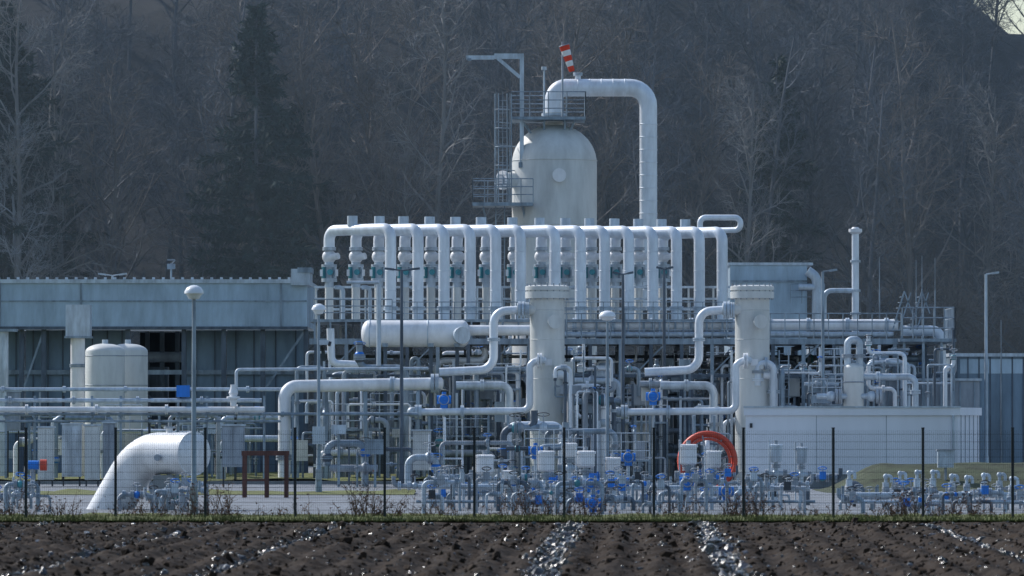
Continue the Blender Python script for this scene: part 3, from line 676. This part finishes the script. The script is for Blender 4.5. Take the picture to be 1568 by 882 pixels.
# ------------------------------------------------------------ big white elbow pipe front left
bw=B('large_white_pipe_bend'); d=171
bw.tube([(X(150,d),d+.5,-.6),(X(218,d),d,Z(694,d)),(X(300,d),d-1.6,Z(694,d))],S(32,d),WHITE,bend=S(68,d),n=40)
e0=V((X(300,d),d-1.6,Z(694,d))); ax=(V((X(300,d),d-1.6,0))-V((X(218,d),d,0))).normalized()
bw.lathe(e0,ax,[(-.05,S(32,d)),(-.05,S(33.5,d)),(.06,S(33.5,d)),(.06,S(31,d)),(.16,S(26,d)),(.22,S(16,d)),(.24,0)],WHITE,36)
bw.cyl((X(262,d),d-.8,Z(664,d)),(X(262,d),d-.8,Z(655,d)),.1,WHITE); bw.cyl((X(262,d),d-.8,Z(656,d)),(X(262,d),d-.8,Z(653,d)),.16,GREY)
bw.cyl((X(246,d),d-1.2,Z(700,d)),(X(246,d),d-1.6,Z(700,d)),.1,GREY)
bw.box((X(255,d)-.3,d-1.6,0),(X(255,d)+.3,d-.4,Z(727,d)),CONC)
bw.done()
def valve_manifold(name,seed,u0,u1,d0,d1,n,zmax=1.1):
    random.seed(seed); o=B(name)
    for i in range(n):
        u=random.uniform(u0,u1); d=random.uniform(d0,d1); x=X(u,d); h=random.uniform(.25,zmax); r_=random.choice((.04,.05,.07)); m=random.choice((LGALV,GALV,GALV,GREY,MID))
        L=random.uniform(.4,1.3)*random.choice((-1,1))
        o.tube([(x,d,0),(x,d,h),(x+L,d,h),(x+L,d,random.choice((0,h+.3)))],r_,m,bend=r_*2.2,n=10)
        for q in (.3,.6,.85):
            p=V((x+L*q,d,h)); o.flange(p,(1,0,0),r_*1.9,.04,random.choice((LGALV,GREY,GALV)))
        p=V((x+L*.45,d,h)); o.sphere(p,r_*1.6,random.choice((GREY,LGALV,BLUE)) if random.random()<.8 else TEAL,10)
        o.rod(p,p+V((0,0,.3)),.025,GREY); o.ring(p+V((0,0,.3)),(0,.4,1),.13,.018,random.choice((GREY,DARK,BLUE,GREY)),14,4)
        if random.random()<.4: o.box(p+V((-.1,-.25,-.05)),p+V((.1,-.1,.2)),random.choice((GREY,LGALV,GREY,DARK,BLUE)))
    return o
valve_manifold('small_valve_group',3,215,290,164,170,9,.9).done()
valve_manifold('small_valve_group',4,0,80,166,180,9,1.0).done()
bl=B('valve_actuator'); d=200; bl.cyl(P(44,712,d),P(60,712,d),.16,BLUE); bl.cyl(P(62,712,d),P(72,712,d),.2,RED); bl.tube([(X(50,d),d,0),(X(50,d),d,Z(712,d))],.08,GREY); bl.done()
for k,(a,b,sd) in enumerate(((640,780,11),(780,920,12),(920,1060,13),(1060,1240,14))):
    o=valve_manifold('valve_manifold',sd,a,b,162,182,20,1.0)
    y=172; o.tube([(X(a,y),y,Z(745+k,y)),(X(b,y),y,Z(745+k,y))],.08,LGALV,n=12); o.tube([(X(a,y),y-3,Z(768,y-3)),(X(b,y),y-3,Z(768,y-3))],.05,GALV,n=10)
    o.done()
def pot(u,vt,vb,w,d,m=WHITE,blue=True):
    o=B('gas_filter_pot'); x=X(u,d); r_=S(w/2,d); zt=Z(vt,d); zb=Z(vb,d)
    o.lathe((x,d,zb),(0,0,1),[(0,0),(0,r_*.8),(.06,r_),(zt-zb-.1,r_),(zt-zb-.1,r_*1.12),(zt-zb-.03,r_*1.12),(zt-zb,r_*.8),(zt-zb,0)],m,20)
    o.cyl((x,d,zt),(x,d,zt+.12),r_*.25,GREY); o.cyl((x,d,0),(x,d,zb),r_*.35,LGALV); o.flange((x,d,zb-.12),(0,0,1),r_*.7,.05,GREY)
    o.sphere((x,d,zb-.35),r_*.6,LGALV); o.cyl((x-r_*1.6,d,zb-.35),(x+r_*1.6,d,zb-.35),r_*.35,LGALV); o.flange((x-r_*1.4,d,zb-.35),(1,0,0),r_*.6,.05,GREY); o.flange((x+r_*1.4,d,zb-.35),(1,0,0),r_*.6,.05,GREY)
    if blue:
        o.cyl((x+r_*.4,d-r_*1.0,zb-.3),(x+r_*1.2,d-r_*1.2,zb-.3),.13,BLUE); o.ring((x+r_*1.3,d-r_*1.2,zb-.3),(1,-.2,0),.17,.02,BLUE,16,5)
    o.rod((x-r_*1.05,d-.1,0),(x-r_*1.05,d-.1,zt+.15),.025,LGALV)
    o.done()
for u,vt,vb,w,d_,bl_ in ((742,696,726,28,178,0),(836,690,722,26,176,1),(872,678,700,22,186,0),(897,690,716,28,180,1),(938,700,722,24,178,1),(1054,680,712,26,180,1),(1092,690,716,24,182,1),(1188,680,708,20,184,0),(1227,684,710,18,184,0),(780,720,745,22,170,0)):
    pot(u,vt,vb,w,d_,WHITE if w>20 else LGALV,bl_)
for (u,v_,d_) in ((962,700,176),(905,740,168),(952,738,170),(1052,737,168),(1112,752,168),(680,612,238),(1000,607,238),(820,690,178),(908,770,163)):
    b_=B('blue_valve_actuator'); c=P(u,v_,d_); k=.22 if d_<200 else .3
    b_.cyl(c+V((-k,0,0)),c+V((k,0,0)),k*.6,BLUE,14); b_.box(c+V((-k*.5,-k*.6,-k*1.2)),c+V((k*.5,k*.6,-k*.2)),BLUE); b_.cyl(c+V((0,0,k*.5)),c+V((0,0,k*1.1)),k*.3,BLUE); b_.cyl(V((c.x,c.y,0)),c+V((0,0,-k*1.2)),.05,LGALV); b_.ring(c+V((0,-k,0)),(0,1,0),k*.7,.018,GREY,16,4); b_.done()
hr=B('hose_reel'); d=205; c=P(1083,706,d)
for k in range(5): hr.ring(c+V((0,-.25+k*.12,0)),(0.15,1,0),S(43-(k%2)*3,d),.08,RED,44,8)
hr.ring(c+V((0,-.3,0)),(0.15,1,0),S(34,d),.05,RED,36,6)
for k in range(8):
    an=k*math.pi/4+.2; hr.rod(c+V((0,-.3,0)),c+V((math.cos(an)*S(40,d),-.3,math.sin(an)*S(40,d))),.03,GREY)
hr.cyl(c+V((0,-.4,0)),c+V((0,.4,0)),.22,GREY)
for q in (-1,1): hr.beam(c+V((0,.35*q,0)),V((c.x-.6,d+.35*q,0)),.1,.1,GREY); hr.beam(c+V((0,.35*q,0)),V((c.x+.6,d+.35*q,0)),.1,.1,GREY)
hr.done()
random.seed(44)
for u in (1356,1378,1404,1428,1457,1480,1506,1530,1549,1300,1588,1620):
    d=random.uniform(168,176); o=B('gooseneck_vent'); x=X(u,d); zt=Z(random.uniform(722,734),d)
    o.tube([(x,d,0),(x,d,zt),(x+.17,d-.05,zt),(x+.17,d-.05,zt-.2)],.05,LGALV,bend=.08,n=10)
    o.cyl((x,d,zt-.45),(x,d,zt-.2),.1,LGALV); o.flange((x,d,zt-.5),(0,0,1),.13,.03,GREY); o.flange((x,d,.45),(0,0,1),.14,.04,LGALV); o.sphere((x,d,.62),.12,GREY,10); o.sphere((x,d,zt-.02),.085,LGALV,10)
    o.done()
o=valve_manifold('valve_manifold',15,1320,1580,160,176,30,.6); o.tube([(X(1300,170),170,.45),(X(1640,170),170,.45)],.08,LGALV); o.tube([(X(1300,166),166,.3),(X(1640,166),166,.3)],.06,LGALV); o.done()
o=B('valve_box'); c=P(1308,745,176); o.lathe(c+V((-.1,0,-.25)),(.5,-.6,.4),[(0,0),(0,.3),(.1,.36),(.3,.34),(.42,.2),(.46,0)],MID,18); o.beam((c.x,c.y,0),c,.1,.1,DARK); o.done()
# ------------------------------------------------------------ white building
wb=B('white_flat_roof_building'); d=222
zt=Z(636,d); xa,xc,xe=X(1142,d),X(1467,d),X(1467,d)+1.35
pts=[(xa,d),(xc,d),(xe,d+6.5),(xa+.6,d+6.5)]
vs=[(x,y,.55) for x,y in pts]+[(x,y,zt) for x,y in pts]
wb.add(vs,[(0,1,5,4),(1,2,6,5),(2,3,7,6),(3,0,4,7),(4,5,6,7)],BWHITE)
pz=[(xa+.04,d+.04),(xc-.04,d+.04),(xe-.04,d+6.4),(xa+.64,d+6.4)]
wb.add([(x,y,0) for x,y in pz]+[(x,y,.55) for x,y in pz],[(0,1,5,4),(1,2,6,5),(2,3,7,6),(3,0,4,7),(4,5,6,7)],CONC)
pk=[(xa-.08,d-.1),(xc+.08,d-.1),(xe+.12,d+6.6),(xa+.5,d+6.6)]; zk=Z(624,d)
wb.add([(x,y,zt) for x,y in pk]+[(x,y,zk) for x,y in pk],[(3,2,1,0),(0,1,5,4),(1,2,6,5),(2,3,7,6),(3,0,4,7),(4,5,6,7)],BWHITE)
wb.beam((xa-.1,d-.12,zk+.02),(xc+.1,d-.12,zk+.02),.06,.06,LGALV)
wb.box((X(1148,d),d-.05,Z(655,d)),(X(1152,d),d-.003,Z(648,d)),DARK)
wb.tube([(X(1459,d),d-.08,zt),(X(1459,d),d-.08,.2)],.05,LGALV,n=8)
for u in (1250,1357): wb.box((X(u,d)-.012,d-.006,.56),(X(u,d)+.012,d-.002,zt-.01),GREY)
for k in range(5): 
    q=(k+.5)/5; x=xc+(xe-xc)*q+.02; y=d+6.5*q; wb.beam((x+.01,y,.6),(x+.01,y,zt),.03,.03,GREY)
wb.done()
cb=B('electrical_cabinet'); d=210; cb.box((X(1436,d),d,Z(716,d)),(X(1460,d),d+.4,Z(690,d)),LGALV); cb.box((X(1434,d),d-.05,Z(690,d)),(X(1462,d),d+.45,Z(688,d)),GREY); cb.box((X(1438,d),d-.03,Z(714,d)),(X(1447.6,d),d-.003,Z(692,d)),LGALV); cb.box((X(1446,d),d+.1,0),(X(1450,d),d+.2,Z(716,d)),GREY); cb.done()
# ------------------------------------------------------------ lamps
def lampm(u,vt,d,w=15):
    o=B('street_lamp'); x=X(u,d); zt=Z(vt+14,d); k=S(w,d)
    o.lathe((x,d,0),(0,0,1),[(0,0),(0,.13),(.9,.11),(1.0,.075),(zt,.05),(zt,0)],GALV,14)
    o.lathe((x,d,zt-.08),(0,0,1),[(0,.06),(.02,k*.55),(.14,k*.8),(.16,k),(.22,k*.98),(.32,k*.75),(.38,k*.3),(.39,0)],GLASS,20)
    o.box((x-.1,d-.16,.5),(x+.1,d-.1,.9),GREY); o.done()
lampm(297,440,154,15); lampm(488,464,205,11); lampm(930,474,215,13)
def lampt(u,vt,d,l,r_,m=GALV):
    o=B('street_lamp'); x=X(u,d); zt=Z(vt+4,d)
    o.lathe((x,d,0),(0,0,1),[(0,0),(0,.13),(1,.11),(1.1,.085),(zt,.06),(zt,0)],m,12)
    for s in ((-1,l),(1,r_)):
        if s[1]<=0: continue
        L=S(s[1],d); a=V((x,d,zt)); b=V((x+s[0]*L,d,zt+S(5,d)*(.6)))
        o.rod(a,b,.035,m); c=a.lerp(b,.45); e=b
        o.beam(c,e,.2,.09,m); 
    o.done()
lampt(615,410,236,26,28,MID); lampt(954,416,241,16,16,MID); lampt(1017,408,243,12,14,MID); lampt(1260,412,240,0,22); lampt(1510,416,250,0,20,LGALV); lampt(172,418,300,22,22,LGALV)
o=B('security_camera'); d=205; o.box(P(489,528,d)+V((0,-.15,0)),P(503,521,d)+V((0,.15,0)),LGALV); o.cyl(P(503,526,d)+V((0,-.1,0)),P(507,527,d)+V((0,-.1,0)),.09,DARK); o.rod(P(488,530,d),P(496,526,d),.03,GREY); o.box(P(479,680,d)+V((0,-.3,0)),P(498,653,d)+V((0,-.08,0)),LGALV); o.done()
o=B('weather_station'); d=272; o.rod((X(262,d),d,Z(430,d)),(X(262,d),d,Z(403,d)),.05,GALV); o.box(P(256,412,d)+V((0,-.1,0)),P(268,404,d)+V((0,.1,0)),GALV); o.rod(P(256,398,d),P(268,398,d),.03,GALV); o.rod(P(268,398,d),P(262,405,d),.03,GALV); o.done()
# ------------------------------------------------------------ world, sun, camera
w=bpy.data.worlds.new('World'); scene.world=w; w.use_nodes=True; nt=w.node_tree
sk=nt.nodes.new('ShaderNodeTexSky'); sk.sky_type='NISHITA'; sk.sun_disc=False
az=math.radians(-50); el=math.radians(40)
sk.sun_elevation=el; sk.sun_rotation=az%(2*math.pi); sk.altitude=50; sk.air_density=1.3; sk.dust_density=1.6; sk.ozone_density=3.5
nt.links.new(sk.outputs[0],nt.nodes['Background'].inputs[0]); nt.nodes['Background'].inputs[1].default_value=.15
sd=V((math.sin(az)*math.cos(el),math.cos(az)*math.cos(el),math.sin(el)))
l=bpy.data.lights.new('sun','SUN'); l.energy=4.0; l.angle=math.radians(.5); l.color=(1,.97,.93)
lo=bpy.data.objects.new('sun',l); scene.collection.objects.link(lo); lo.rotation_euler=(-sd).to_track_quat('-Z','Y').to_euler(); lo.location=(-60,100,80)
cam=bpy.data.cameras.new('camera'); cam.sensor_width=36; cam.lens=F/1568*36; cam.clip_start=1; cam.clip_end=9000
cam.dof.use_dof=True; cam.dof.focus_distance=240; cam.dof.aperture_fstop=3.2
co=bpy.data.objects.new('camera',cam); scene.collection.objects.link(co); co.location=(0,0,H); co.rotation_euler=(math.radians(90)+math.atan(199/F),0,0)
scene.camera=co
scene.view_settings.view_transform='Standard'; scene.view_settings.look='None'; scene.view_settings.exposure=0
print('trees',cnt,'objs',len(bpy.data.objects))
